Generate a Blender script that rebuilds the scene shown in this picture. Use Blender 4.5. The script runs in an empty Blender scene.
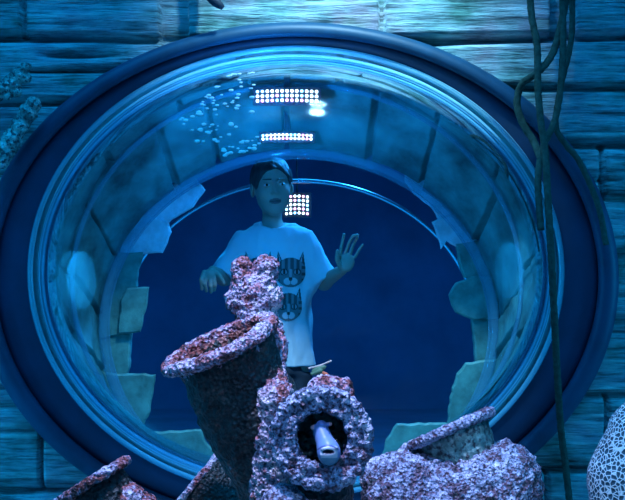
import bpy, math, random
import numpy as np
from mathutils import Vector, Matrix

random.seed(7)
RNG = np.random.RandomState(11)
S = bpy.context.scene
COL = S.collection
F = 1200.0
CAMY = -4.0
ZC = 0.954
PI = math.pi


def P(x, y, Y):
    """point of the place seen at photo position x,y when it stands at depth Y"""
    D = Y - CAMY
    return np.array([(x - 312.5) / F * D, Y, ZC - (y - 250.0) / F * D])


def px(n, Y):
    return n / F * (Y - CAMY)


# ------------------------------------------------------------------ materials
def hexc(c):
    return (c[0], c[1], c[2], 1.0)


class NT:
    def __init__(self, name):
        self.m = bpy.data.materials.new(name)
        self.m.use_nodes = True
        self.t = self.m.node_tree
        self.t.nodes.clear()
        self.out = self.n('ShaderNodeOutputMaterial')

    def n(self, kind, **kw):
        nd = self.t.nodes.new(kind)
        for k, v in kw.items():
            setattr(nd, k, v)
        return nd

    def l(self, a, b):
        self.t.links.new(a, b)

    def bsdf(self, col=(.5, .5, .5), rough=.6, metal=0.0, spec=.5):
        b = self.n('ShaderNodeBsdfPrincipled')
        b.inputs['Base Color'].default_value = hexc(col)
        b.inputs['Roughness'].default_value = rough
        b.inputs['Metallic'].default_value = metal
        b.inputs['Specular IOR Level'].default_value = spec
        self.l(b.outputs[0], self.out.inputs[0])
        return b

    def coord(self, scale=(1, 1, 1)):
        tc = self.n('ShaderNodeTexCoord')
        mp = self.n('ShaderNodeMapping')
        mp.inputs['Scale'].default_value = scale
        self.l(tc.outputs['Object'], mp.inputs[0])
        return mp.outputs[0]

    def noise(self, vec, scale, detail=4, rough=.6):
        n = self.n('ShaderNodeTexNoise')
        n.inputs['Scale'].default_value = scale
        n.inputs['Detail'].default_value = detail
        n.inputs['Roughness'].default_value = rough
        self.l(vec, n.inputs['Vector'])
        return n.outputs['Fac']

    def ramp(self, fac, stops):
        r = self.n('ShaderNodeValToRGB')
        e = r.color_ramp.elements
        while len(e) < len(stops):
            e.new(.5)
        for el, (p, c) in zip(e, stops):
            el.position = p
            el.color = hexc(c)
        self.l(fac, r.inputs[0])
        return r.outputs[0]

    def bump(self, b, h, strength=.5, dist=.01):
        bp = self.n('ShaderNodeBump')
        bp.inputs['Strength'].default_value = strength
        bp.inputs['Distance'].default_value = dist
        self.l(h, bp.inputs['Height'])
        self.l(bp.outputs[0], b.inputs['Normal'])


def simple(name, col, rough=.6, metal=0, noise_amt=.25, scale=20, spec=.5, bump=.2):
    t = NT(name)
    b = t.bsdf(col, rough, metal, spec)
    v = t.coord()
    f = t.noise(v, scale)
    lo = tuple(c * (1 - noise_amt) for c in col)
    hi = tuple(min(1, c * (1 + noise_amt)) for c in col)
    t.l(t.ramp(f, [(.3, lo), (.7, hi)]), b.inputs['Base Color'])
    if bump:
        t.bump(b, f, bump, .01)
    return t.m


def crust_mat(name, stops, scale=55, bump=1.0, pore=.95):
    t = NT(name)
    b = t.bsdf(rough=.5, spec=.6)
    v = t.coord()
    f1 = t.noise(v, scale, 5, .7)
    f2 = t.noise(v, scale * .22, 3, .6)
    mx = t.n('ShaderNodeMath', operation='MULTIPLY_ADD')
    t.l(f2, mx.inputs[0]); mx.inputs[1].default_value = .9
    t.l(f1, mx.inputs[2])
    sb = t.n('ShaderNodeMath', operation='SUBTRACT')
    t.l(mx.outputs[0], sb.inputs[0]); sb.inputs[1].default_value = .45
    vo = t.n('ShaderNodeTexVoronoi'); vo.inputs['Scale'].default_value = scale * 2.2
    t.l(v, vo.inputs['Vector'])
    pr = t.noise(v, scale * 2.6, 2, .6)
    pores = t.ramp(pr, [(.36, (.05, .05, .08)), (.44, (.40, .40, .46)), (.51, (1, 1, 1))])
    mm = t.n('ShaderNodeMix', data_type='RGBA', blend_type='MULTIPLY'); mm.inputs[0].default_value = pore
    t.l(t.ramp(sb.outputs[0], stops), mm.inputs[6]); t.l(pores, mm.inputs[7])
    t.l(mm.outputs[2], b.inputs['Base Color'])
    ad = t.n('ShaderNodeMath', operation='ADD')
    t.l(vo.outputs['Distance'], ad.inputs[0]); t.l(f1, ad.inputs[1])
    t.bump(b, ad.outputs[0], bump, .008)
    return t.m


def glass_mat(name, tint, rough=.05, ior=1.3, gl=(.75, .92, 1)):
    t = NT(name)
    tr = t.n('ShaderNodeBsdfTransparent'); tr.inputs[0].default_value = hexc(tint)
    g = t.n('ShaderNodeBsdfGlossy'); g.inputs[0].default_value = hexc(gl)
    g.inputs['Roughness'].default_value = rough
    fr = t.n('ShaderNodeFresnel'); fr.inputs[0].default_value = ior
    m = t.n('ShaderNodeMixShader')
    t.l(fr.outputs[0], m.inputs[0]); t.l(tr.outputs[0], m.inputs[1]); t.l(g.outputs[0], m.inputs[2])
    t.l(m.outputs[0], t.out.inputs[0])
    return t.m


def emit_mat(name, col, st):
    t = NT(name)
    e = t.n('ShaderNodeEmission'); e.inputs[0].default_value = hexc(col); e.inputs[1].default_value = st
    t.l(e.outputs[0], t.out.inputs[0])
    return t.m


# weathered wood of the hull wall, grain running along X, algae stains and painted dapples of light
def wood_mat():
    t = NT('weathered_hull_wood')
    b = t.bsdf(rough=.8, spec=.25)
    v = t.coord((2.2, 8, 26))
    g = t.noise(v, 2.0, 6, .65)
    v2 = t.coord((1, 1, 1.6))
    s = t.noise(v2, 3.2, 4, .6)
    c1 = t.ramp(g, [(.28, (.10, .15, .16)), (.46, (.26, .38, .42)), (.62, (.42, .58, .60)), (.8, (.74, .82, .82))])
    c2 = t.ramp(s, [(.36, (.12, .40, .30)), (.46, (.6, .85, .80)), (.54, (1, 1, 1)), (.64, (1.0, .62, .70)), (.75, (.9, .8, .6))])  # pink and pale stops put caustic, coloured light into the wood colour
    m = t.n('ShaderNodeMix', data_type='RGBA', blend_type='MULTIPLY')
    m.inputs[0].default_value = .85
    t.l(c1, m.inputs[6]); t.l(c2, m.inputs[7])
    # weathering cracks along the grain
    v3 = t.coord((5, 8, 70))
    ck = t.noise(v3, 1.3, 5, .7)
    c3 = t.ramp(ck, [(.36, (.05, .06, .08)), (.44, (.6, .6, .6)), (.50, (1, 1, 1))])
    m2 = t.n('ShaderNodeMix', data_type='RGBA', blend_type='MULTIPLY'); m2.inputs[0].default_value = .65
    t.l(m.outputs[2], m2.inputs[6]); t.l(c3, m2.inputs[7])
    t.l(m2.outputs[2], b.inputs['Base Color'])
    ad = t.n('ShaderNodeMath', operation='ADD'); t.l(g, ad.inputs[0]); t.l(ck, ad.inputs[1])
    t.bump(b, ad.outputs[0], .9, .015)
    return t.m


M_WOOD = wood_mat()
M_FRAME = simple('blue_painted_metal', (.006, .05, .10), .5, 0, .25, 9, .35, .1)
M_DOME = glass_mat('clear_acrylic', (.95, .985, 1.0), .07, 1.16)
M_GASKET = simple('dark_rubber', (.004, .035, .085), .6, 0, .2, 9, .5, .05)


def rim_mat(c=(.15, .45, .60), k=.30):
    t = NT('acrylic_edge')
    b = t.bsdf(c, .1, 0, .9)
    tr = t.n('ShaderNodeBsdfTransparent'); tr.inputs[0].default_value = (.8, .95, 1, 1)
    m = t.n('ShaderNodeMixShader'); m.inputs[0].default_value = k
    t.l(tr.outputs[0], m.inputs[1]); t.l(b.outputs[0], m.inputs[2]); t.l(m.outputs[0], t.out.inputs[0])
    return t.m


M_RIM = rim_mat()
M_RIM2 = rim_mat((.45, .85, .92), .6)
M_MIRRORED = simple('mirrored_plank_blocks', (.05, .22, .22), .6, 0, .7, 6, .5, .5)  # blocks that model wall planks reflected in the dome
M_PLANK = simple('pale_broken_timber', (.09, .30, .27), .5, 0, .45, 14, .5, .5)
M_SEAT = simple('teal_resin', (.07, .30, .30), .4, 0, .3, 10, .5, .1)
M_PLANK_LIT = simple('caustic_lit_timber', (.55, .66, .74), .45, 0, .35, 14, .5, .5)  # lighter plank copy with a caustic highlight painted into its colour
M_ROOM = simple('dark_navy_wall', (.10, .16, .30), .85, 0, .2, 3, .2, .1)
M_SAND = simple('tank_sand', (.35, .38, .36), .95, 0, .3, 60, .2, .6)
M_ROPE = simple('old_rope', (.03, .07, .055), .9, 0, .4, 50, .2, .5)
M_CR_PINK = crust_mat('pink_coralline_crust', [(.28, (.04, .02, .03)), (.39, (.40, .10, .08)), (.46, (.56, .30, .38)), (.54, (.60, .56, .76)), (.70, (.97, .94, .97))])
M_CR_LAV = crust_mat('lavender_coralline_crust', [(.30, (.03, .06, .07)), (.42, (.22, .12, .18)), (.48, (.28, .36, .52)), (.58, (.52, .58, .78)), (.76, (.94, .95, .98))])
M_CR_DARK = crust_mat('dark_algae_crust', [(.30, (.005, .010, .012)), (.52, (.018, .045, .045)), (.64, (.05, .08, .07)), (.76, (.22, .11, .09)), (.92, (.35, .34, .42))], 45)
M_CR_RUST = crust_mat('rusty_inner_face', [(.3, (.03, .015, .02)), (.5, (.25, .06, .04)), (.7, (.5, .22, .18))], 45)
M_CR_TEAL = crust_mat('teal_fouling_crust', [(.3, (.03, .08, .08)), (.5, (.14, .30, .28)), (.66, (.35, .55, .5)), (.85, (.8, .75, .75))], 30)
M_SKIN = simple('skin', (.62, .42, .34), .55, 0, .08, 8, .4, .03)
M_HAIR = simple('dark_hair', (.05, .04, .04), .5, 0, .4, 60, .5, .6)
M_SHIRT = simple('white_cotton', (.66, .68, .72), .85, 0, .04, 10, .2, .05)
M_SHORTS = simple('dark_shorts_cloth', (.03, .035, .05), .9, 0, .2, 20, .2, .1)
M_EYE = simple('eye_white', (.55, .55, .55), .2, 0, .02, 10, .5, 0)
M_IRIS = simple('dark_iris', (.02, .015, .01), .2, 0, .02, 10, .5, 0)
M_SHOE = simple('dark_shoe', (.03, .03, .04), .7)
M_BLACK = simple('plain_dark', (.02, .03, .05), .5, 0, .1, 10, .5, 0)
M_ARCH = simple('highlight_metal', (.3, .36, .42), .25, .8, .02, 10, .5, 0)
M_DOT = simple('silvery_white', (.95, .98, 1.0), .15, 0, .02, 10, .8, 0)
M_GLINT = [emit_mat('glint_white', (.7, .92, 1.0), 7), emit_mat('glint_pink', (1.0, .45, .8), 5), emit_mat('glint_blue', (.25, .6, 1.0), 7)]  # glow of the dots that model LED reflections
M_FISH = None


def honey_mat():
    t = NT('honeycomb_coral_surface')
    b = t.bsdf(rough=.7, spec=.3)
    v = t.coord()
    vo = t.n('ShaderNodeTexVoronoi', feature='DISTANCE_TO_EDGE'); vo.inputs['Scale'].default_value = 98
    t.l(v, vo.inputs['Vector'])
    t.l(t.ramp(vo.outputs['Distance'], [(.03, (.90, .95, .98)), (.08, (.45, .60, .70)), (.14, (.03, .08, .12)), (.5, (.04, .10, .14))]), b.inputs['Base Color'])
    inv = t.n('ShaderNodeMath', operation='SUBTRACT'); inv.inputs[0].default_value = .4
    t.l(vo.outputs['Distance'], inv.inputs[1])
    t.bump(b, inv.outputs[0], .8, .008)
    return t.m


def attr_mat(name, attr, rough=.8):
    t = NT(name)
    b = t.bsdf(rough=rough, spec=.3)
    a = t.n('ShaderNodeAttribute', attribute_name=attr)
    t.l(a.outputs['Color'], b.inputs['Base Color'])
    return t.m


M_HONEY = honey_mat()
M_VC = attr_mat('printed_or_skin_colour', 'Col')
M_VCS = attr_mat('skin_and_lips', 'Col', .55)
M_VCF = attr_mat('fish_scales', 'Col', .35)


# ------------------------------------------------------------------ objects
def link(name, me, mat, parent=None, loc=None, smooth=True):
    o = bpy.data.objects.new(name, me)
    COL.objects.link(o)
    if mat:
        me.materials.append(mat)
    if parent:
        o.parent = parent
    if loc is not None:
        o.location = loc
    if smooth:
        me.polygons.foreach_set('use_smooth', [True] * len(me.polygons))
    return o


def mk(name, V, Fc, mat, parent=None, origin=None, smooth=True):
    """V are world points; the mesh is stored round origin (or its parent's)"""
    V = np.asarray(V, dtype=float)
    base = np.array(parent['_o']) if parent is not None else np.zeros(3)
    if parent is None and origin is not None:
        base = np.array(origin, dtype=float)
    me = bpy.data.meshes.new(name)
    me.from_pydata((V - base).tolist(), [], Fc if isinstance(Fc, list) else Fc.tolist())
    me.update()
    o = link(name, me, mat, parent, smooth=smooth)
    if parent is None:
        o.location = base
    o['_o'] = base.tolist()
    return o


def thing(name, label, cat, loc, group=None):
    o = bpy.data.objects.new(name, None)
    COL.objects.link(o)
    o.empty_display_size = .05
    o.location = loc
    o['_o'] = [float(c) for c in loc]
    o['label'] = label; o['category'] = cat
    if group:
        o['group'] = group
    return o


def tag(o, label, cat, group=None):
    o['label'] = label; o['category'] = cat
    if group:
        o['group'] = group
    return o


def struct(o):
    o['kind'] = 'structure'
    return o


def boxm(lo, hi):
    x0, y0, z0 = lo; x1, y1, z1 = hi
    V = [(x0, y0, z0), (x1, y0, z0), (x1, y1, z0), (x0, y1, z0), (x0, y0, z1), (x1, y0, z1), (x1, y1, z1), (x0, y1, z1)]
    Fc = [(0, 3, 2, 1), (4, 5, 6, 7), (0, 1, 5, 4), (1, 2, 6, 5), (2, 3, 7, 6), (3, 0, 4, 7)]
    return V, Fc


# ------------------------------------------------------------------ noise
def _h(i, j, k, s):
    n = (i * 73856093) ^ (j * 19349663) ^ (k * 83492791) ^ (s * 2654435 + 12345)
    n = (n ^ (n >> 13)) * 1274126177
    n = n & 0x7fffffff
    n = (n ^ (n >> 15)) * 668265263
    return ((n & 0x7fffffff) >> 7 & 0xffff) / 65535.0


def vnoise(Pp, f, s=0):
    q = Pp * f
    b = np.floor(q).astype(np.int64)
    w = q - b
    w = w * w * (3 - 2 * w)
    r = 0
    for di in (0, 1):
        for dj in (0, 1):
            for dk in (0, 1):
                wt = (w[:, 0] if di else 1 - w[:, 0]) * (w[:, 1] if dj else 1 - w[:, 1]) * (w[:, 2] if dk else 1 - w[:, 2])
                r = r + wt * _h(b[:, 0] + di, b[:, 1] + dj, b[:, 2] + dk, s)
    return r


def fbm(Pp, f, o=4, s=0):
    r = 0; a = .5
    for i in range(o):
        r = r + a * vnoise(Pp, f * 2 ** i, s + i)
        a *= .5
    return r


def cellf1(Pp, f, s=0):
    q = Pp * f
    b = np.floor(q).astype(np.int64)
    d = np.full(len(q), 9.0)
    for di in (-1, 0, 1):
        for dj in (-1, 0, 1):
            for dk in (-1, 0, 1):
                i, j, k = b[:, 0] + di, b[:, 1] + dj, b[:, 2] + dk
                e = (i + _h(i, j, k, s) - q[:, 0]) ** 2 + (j + _h(i, j, k, s + 5) - q[:, 1]) ** 2 + (k + _h(i, j, k, s + 9) - q[:, 2]) ** 2
                d = np.minimum(d, e)
    return np.sqrt(d)


# ------------------------------------------------------------------ implicit shapes -> one continuous mesh
def smin(a, b, k):
    if k <= 0:
        return np.minimum(a, b)
    h = np.clip(.5 + .5 * (b - a) / k, 0, 1)
    return b * (1 - h) + a * h - k * h * (1 - h)


class Field:
    def __init__(self, lo, hi, h):
        self.lo = np.array(lo, float); self.h = h
        self.n = np.maximum(4, np.ceil((np.array(hi) - self.lo) / h).astype(int) + 1)
        self.ax = [self.lo[i] + h * np.arange(self.n[i]) for i in range(3)]
        self.V = np.full(self.n, .2, np.float32)

    def blk(self, lo, hi, m):
        s = []
        for i in range(3):
            a = int(np.clip((lo[i] - m - self.lo[i]) / self.h, 0, self.n[i]))
            b = int(np.clip((hi[i] + m - self.lo[i]) / self.h + 2, 0, self.n[i]))
            s.append(slice(a, b))
        X = self.ax[0][s[0]][:, None, None]; Y = self.ax[1][s[1]][None, :, None]; Z = self.ax[2][s[2]][None, None, :]
        return tuple(s), X, Y, Z

    def op(self, fn, lo, hi, k=0., sub=False):
        s, X, Y, Z = self.blk(lo, hi, max(k, 2 * self.h) + 2 * self.h)
        if self.V[s].size == 0:
            return
        d = fn(X, Y, Z)
        if sub:
            self.V[s] = -smin(-self.V[s], d, k)
        else:
            self.V[s] = smin(self.V[s], d, k)

    def ell(self, c, r, k=0., sub=False, rot=None):
        c = np.array(c, float); r = np.array(r, float)
        R = np.array(rot) if rot is not None else None
        rm = r.max() if R is not None else r

        def fn(X, Y, Z):
            x, y, z = X - c[0], Y - c[1], Z - c[2]
            if R is not None:
                x, y, z = (R[0, 0] * x + R[0, 1] * y + R[0, 2] * z, R[1, 0] * x + R[1, 1] * y + R[1, 2] * z, R[2, 0] * x + R[2, 1] * y + R[2, 2] * z)
            k0 = np.sqrt((x / r[0]) ** 2 + (y / r[1]) ** 2 + (z / r[2]) ** 2)
            k1 = np.sqrt((x / r[0] ** 2) ** 2 + (y / r[1] ** 2) ** 2 + (z / r[2] ** 2) ** 2) + 1e-9
            return k0 * (k0 - 1) / k1
        self.op(fn, c - rm, c + rm, k, sub)

    def cap(self, a, b, ra, rb=None, k=0., sub=False):
        rb = ra if rb is None else rb
        a = np.array(a, float); b = np.array(b, float)
        ab = b - a; L = ab.dot(ab) + 1e-12
        rm = max(ra, rb)

        def fn(X, Y, Z):
            t = np.clip(((X - a[0]) * ab[0] + (Y - a[1]) * ab[1] + (Z - a[2]) * ab[2]) / L, 0, 1)
            return np.sqrt((X - a[0] - t * ab[0]) ** 2 + (Y - a[1] - t * ab[1]) ** 2 + (Z - a[2] - t * ab[2]) ** 2) - (ra + (rb - ra) * t)
        self.op(fn, np.minimum(a, b) - rm, np.maximum(a, b) + rm, k, sub)

    def cyl(self, a, b, ra, rb=None, k=0., sub=False, rnd=0.):
        """flat ended round bar from a to b"""
        rb = ra if rb is None else rb
        a = np.array(a, float); b = np.array(b, float)
        ab = b - a; L = math.sqrt(ab.dot(ab)); u = ab / L
        rm = max(ra, rb)

        def fn(X, Y, Z):
            t = (X - a[0]) * u[0] + (Y - a[1]) * u[1] + (Z - a[2]) * u[2]
            q = np.sqrt(np.maximum((X - a[0]) ** 2 + (Y - a[1]) ** 2 + (Z - a[2]) ** 2 - t * t, 0))
            dr = q - (ra + (rb - ra) * np.clip(t / L, 0, 1)) + rnd
            dt = np.abs(t - L / 2) - L / 2 + rnd
            return np.minimum(np.maximum(dr, dt), 0) + np.sqrt(np.maximum(dr, 0) ** 2 + np.maximum(dt, 0) ** 2) - rnd
        self.op(fn, np.minimum(a, b) - rm, np.maximum(a, b) + rm, k, sub)

    def mesh(self):
        V = self.V; n = V.shape
        # close at the borders
        for a in range(3):
            for e in (0, -1):
                sl = [slice(None)] * 3; sl[a] = e
                V[tuple(sl)] = np.maximum(V[tuple(sl)], .001)
        s = V < 0
        acc = np.zeros((n[0] - 1, n[1] - 1, n[2] - 1, 3), np.float32)
        cnt = np.zeros((n[0] - 1, n[1] - 1, n[2] - 1), np.int16)
        edges = []
        for a in range(3):
            A = [slice(None)] * 3; B = [slice(None)] * 3
            A[a] = slice(0, -1); B[a] = slice(1, None)
            m = s[tuple(A)] != s[tuple(B)]
            I = np.argwhere(m)
            va = V[tuple(A)][m]; vb = V[tuple(B)][m]
            t = va / (va - vb)
            pos = I.astype(np.float32).copy(); pos[:, a] += t
            o1, o2 = [q for q in range(3) if q != a]
            ok = (I[:, o1] > 0) & (I[:, o2] > 0) & (I[:, o1] < n[o1] - 1) & (I[:, o2] < n[o2] - 1)
            I = I[ok]; pos = pos[ok]; fl = s[tuple(A)][m][ok]
            for d1 in (0, 1):
                for d2 in (0, 1):
                    J = I.copy(); J[:, o1] -= d1; J[:, o2] -= d2
                    np.add.at(acc, (J[:, 0], J[:, 1], J[:, 2]), pos)
                    np.add.at(cnt, (J[:, 0], J[:, 1], J[:, 2]), 1)
            edges.append((a, o1, o2, I, fl))
        idx = np.full(cnt.shape, -1, np.int64)
        msk = cnt > 0
        idx[msk] = np.arange(msk.sum())
        P_ = acc[msk] / cnt[msk][:, None]
        P_ = P_ * self.h + self.lo
        fs = []
        for a, o1, o2, I, fl in edges:
            q = []
            for d1, d2 in ((1, 1), (0, 1), (0, 0), (1, 0)):
                J = I.copy(); J[:, o1] -= d1; J[:, o2] -= d2
                q.append(idx[J[:, 0], J[:, 1], J[:, 2]])
            q = np.stack(q, 1)
            flip = fl if a != 1 else ~fl
            q[~flip] = q[~flip][:, ::-1]
            fs.append(q)
        return P_.astype(float), np.concatenate(fs)


def normals(V, Fc):
    a = V[Fc[:, 0]]; b = V[Fc[:, 1]]; c = V[Fc[:, 2]]; d = V[Fc[:, 3]]
    n = np.cross(c - a, d - b)
    N = np.zeros_like(V)
    for i in range(4):
        np.add.at(N, Fc[:, i], n)
    N /= np.linalg.norm(N, axis=1)[:, None] + 1e-12
    return N


def crust(V, Fc, amp=.008, freq=60, amp2=.012, f2=14, seed=1):
    N = normals(V, Fc)
    d = amp * (.75 - cellf1(V, freq, seed)) + amp * .5 * (.6 - cellf1(V, freq * 2.1, seed + 3)) + amp2 * (fbm(V, f2, 3, seed + 7) - .45) * 2
    return V + N * d[:, None]


def tube(name, pts, r, mat, parent=None, origin=None, seg=14, closed=False, twist=0, res=.012):
    """swept tube through points, optional rope lay"""
    pts = [Vector(p) for p in pts]
    # catmull-rom resample
    out = []; rs = []
    n = len(pts)
    rr = r if isinstance(r, (list, tuple)) else [r] * n
    rng = range(n) if closed else range(n - 1)
    for i in rng:
        p0 = pts[(i - 1) % n] if (closed or i > 0) else pts[i]
        p1 = pts[i]; p2 = pts[(i + 1) % n]
        p3 = pts[(i + 2) % n] if (closed or i + 2 < n) else p2
        m = max(2, int((p2 - p1).length / res))
        for j in range(m):
            t = j / m
            out.append(.5 * ((2 * p1) + (p2 - p0) * t + (2 * p0 - 5 * p1 + 4 * p2 - p3) * t * t + (3 * p1 - p0 - 3 * p2 + p3) * t ** 3))
            rs.append(rr[i] * (1 - t) + rr[(i + 1) % n] * t)
    if not closed:
        out.append(pts[-1]); rs.append(rr[-1])
    V = []; Fc = []
    up = Vector((0, 1, 0)); L = 0
    m = len(out)
    for i, p in enumerate(out):
        a = out[(i - 1) % m] if (closed or i > 0) else p
        b = out[(i + 1) % m] if (closed or i < m - 1) else p
        tg = (b - a).normalized()
        s = tg.cross(up).normalized(); u = s.cross(tg).normalized()
        L += (b - p).length
        for k in range(seg):
            th = 2 * PI * k / seg
            q = rs[i]
            if twist:
                q *= .80 + .25 * abs(math.cos(1.5 * th + L * twist))
            V.append(tuple(p + (s * math.cos(th) + u * math.sin(th)) * q))
    for i in range(m if closed else m - 1):
        for k in range(seg):
            k2 = (k + 1) % seg; i2 = (i + 1) % m
            Fc.append((i * seg + k, i * seg + k2, i2 * seg + k2, i2 * seg + k))
    if not closed:
        Fc.append(tuple(range(seg - 1, -1, -1)))
        Fc.append(tuple((m - 1) * seg + k for k in range(seg)))
    return mk(name, V, Fc, mat, parent, origin)


def ellpt(e, th, Y):
    cx, cy, a, b = e
    return P(cx + a * math.cos(th), cy - b * math.sin(th), Y)


def loft(name, prof, mat, N=200, parent=None, origin=None, close=False):
    """prof: list of ((cx,cy,a,b),Y)"""
    V = []; Fc = []
    for e, Y in prof:
        for k in range(N):
            V.append(ellpt(e, 2 * PI * k / N, Y))
    m = len(prof)
    for i in range(m if close else m - 1):
        for k in range(N):
            k2 = (k + 1) % N; j = (i + 1) % m
            Fc.append((i * N + k, j * N + k, j * N + k2, i * N + k2))
    return mk(name, V, Fc, mat, parent, origin)


EO = (297, 280, 322, 258)       # outer lip of the porthole frame
E0 = (296, 272, 266, 224)       # base of the bubble
EM = (296, 262, 239, 211)       # front edge of the added lining
EI = (299, 328, 196, 175)       # the breach behind
YI = .40


def mix(e, g, t):
    return tuple(a * (1 - t) + b * t for a, b in zip(e, g))


def sc(e, s):
    return (e[0], e[1], e[2] * s, e[3] * s)


# ------------------------------------------------------------------ SETTING
def build_wall():
    step = .0095
    xs = np.arange(-2.1, 2.1, step); zs = np.arange(0, 2.75, step)
    X, Z = np.meshgrid(xs, zs, indexing='ij')
    # photo coordinates of the wall surface
    u = 312.5 + X * 300; v = 250 - (Z - ZC) * 300
    left = u < 297
    Yd = np.zeros_like(X)
    pts = np.stack([X.ravel(), np.zeros(X.size), Z.ravel()], 1)
    wob = ((fbm(pts * [1, 1, .2], 3, 3, 4) - .45) * 14).reshape(X.shape)

    def groove(d, w, depth):
        return depth * np.exp(-(d / w) ** 4)
    seamsL = [(-80, 0), (-20, 0), (40, .012), (103, -.02), (160, 0), (222, 0), (285, 0), (345, 0), (407, .0), (491, -.012), (560, 0), (640, 0)]
    seamsR = [(-85, 0), (-25, 0), (38, -.02), (88, 0), (145, 0), (198, 0), (256, 0), (322, 0), (396, 0), (471, 0), (545, 0), (640, 0)]
    for seams, msk in ((seamsL, left), (seamsR, ~left)):
        for i, (c, sl) in enumerate(seams):
            line = c + sl * (u - 100 if seams is seamsL else u - 530) + wob * .35
            w = 3.2 + 1.8 * ((i * 37) % 5) / 5
            Yd += np.where(msk, groove(v - line, w, .055), 0)
    # butt joints
    joints = [(160, 188, -90, 60), (379, 382, -30, 45), (549, 574, -90, 38), (60, 64, 103, 160), (600, 603, 145, 198), (575, 578, 198, 256), (40, 43, 407, 491), (604, 606, 396, 471), (22, 25, -20, 40), (470, 472, -85, -25), (545, 548, 471, 545)]
    for a, b, y0, y1 in joints:
        m = (u > a + wob * .3) & (u < b + wob * .3 + 1.2) & (v > y0) & (v < y1)
        Yd += np.where(m, .05, 0)
    Yd = np.minimum(Yd, .07)
    # per plank offset and carved grain
    row = np.where(left, np.digitize(v, [a for a, _ in seamsL]), 20 + np.digitize(v, [a for a, _ in seamsR]))
    off = np.array([((r * 7919) % 13) / 13 * .022 for r in range(60)])[row]
    Yd = Yd - off
    g = fbm(np.stack([X.ravel() * 1.6, np.zeros(X.size), Z.ravel() * 26], 1), 1.0, 4, 21).reshape(X.shape)
    cr = fbm(np.stack([X.ravel() * 2.5, np.zeros(X.size), Z.ravel() * 40], 1), 1.0, 2, 33).reshape(X.shape)
    Yd += (g - .45) * -.020 + np.where(cr > .52, (cr - .52) * .22, 0)
    Vv = np.stack([X.ravel(), Yd.ravel(), Z.ravel()], 1)
    nx, nz = X.shape
    idx = np.arange(nx * nz).reshape(nx, nz)
    q = np.stack([idx[:-1, :-1], idx[1:, :-1], idx[1:, 1:], idx[:-1, 1:]], -1).reshape(-1, 4)
    uc = u.ravel()[q].mean(1); vc = v.ravel()[q].mean(1)
    keep = ((uc - EO[0]) / (EO[2] - 10)) ** 2 + ((vc - EO[1]) / (EO[3] - 10)) ** 2 > 1
    q = q[keep]
    used = np.unique(q); mp = np.full(len(Vv), -1); mp[used] = np.arange(len(used))
    o = mk('wall_back', Vv[used], mp[q], M_WOOD)
    struct(o)


build_wall()
V, Fc = boxm((-3, -5.5, -.1), (3, .02, 0)); struct(mk('floor', V, Fc, M_SAND, smooth=False))
# frame round the bubble
fr = thing('porthole_frame', 'huge oval dark blue frame set in the timber wall round the clear bubble', 'window frame', P(297, 538, .0).tolist())
loft('outer_lip', [(EO, .07), (EO, -.02), (sc(EO, .996), -.045), (sc(EO, .985), -.056), (sc(EO, .965), -.060), ((297, 280, 306, 245), -.054),
        ((297, 279, 302, 242.5), -.035), ((297, 278, 300, 241), .02), ((297, 278, 300, 241), .07)], M_FRAME, 240, fr, close=True)
loft('gasket', [((297, 278, 301, 242), .05), ((297, 278, 301, 242), -.012), ((297, 277, 296, 239.5), -.022), ((296, 275, 284, 232), -.018), ((296, 272, 268, 226), -.008), ((296, 271, 264, 223), -.004),
        ((296, 271, 264, 223), .05)], M_GASKET, 240, fr, close=True)
loft('inner_seat', [((296, 271, 264, 223), .05), ((296, 271, 263.5, 222.6), -.002), ((296, 268, 255, 218), .012), ((296, 264, 244, 213.5), .03), ((296, 262, 240, 211.6), .042), ((296, 262, 240, 212), .06)], M_SEAT, 240, fr, close=True)

# acrylic bubble: thick shell
bub = thing('viewing_bubble', 'big clear acrylic bubble bulging from the oval frame in front of the boy', 'window', P(296, 496, -.01).tolist())
DC = P(296, 272, -.005); DA, DB, DD = px(266, 0), px(224, 0), .52


def dome_mesh(sa, n=160, m=44):
    V = []; Fc = []
    for i in range(m):
        ph = (PI / 2) * i / m
        c, s_ = math.cos(ph), math.sin(ph)
        for k in range(n):
            th = 2 * PI * k / n
            V.append((DC[0] + (DA - sa) * c * math.cos(th), DC[1] - (DD - sa) * s_, DC[2] + (DB - sa) * c * math.sin(th)))
    V.append((DC[0], DC[1] - (DD - sa), DC[2]))
    for i in range(m - 1):
        for k in range(n):
            k2 = (k + 1) % n
            Fc.append((i * n + k, i * n + k2, (i + 1) * n + k2, (i + 1) * n + k))
    for k in range(n):
        Fc.append(((m - 1) * n + k, (m - 1) * n + (k + 1) % n, m * n))
    return V, Fc


V1, F1 = dome_mesh(0); V2, F2 = dome_mesh(.035)
nn = len(V1)
Fc = F1 + [tuple(reversed([a + nn for a in f])) for f in F2] + [(k, nn + k, nn + (k + 1) % 160, (k + 1) % 160) for k in range(160)]
mk('dome', V1 + V2, Fc, M_DOME, bub)


def ring(name, e, Y, r, mat, parent=None, n=120):
    return tube(name, [tuple(ellpt(e, 2 * PI * k / n, Y)) for k in range(n)], r, mat, parent, closed=True, seg=16, res=.02)


ring('rim', sc(E0, .999), -.016, .009, M_RIM2, bub)
ring('rim', sc(E0, .965), -.010, .006, M_RIM2, bub)

# added lining of radial blocks, modelling wall planks mirrored in the dome


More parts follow.
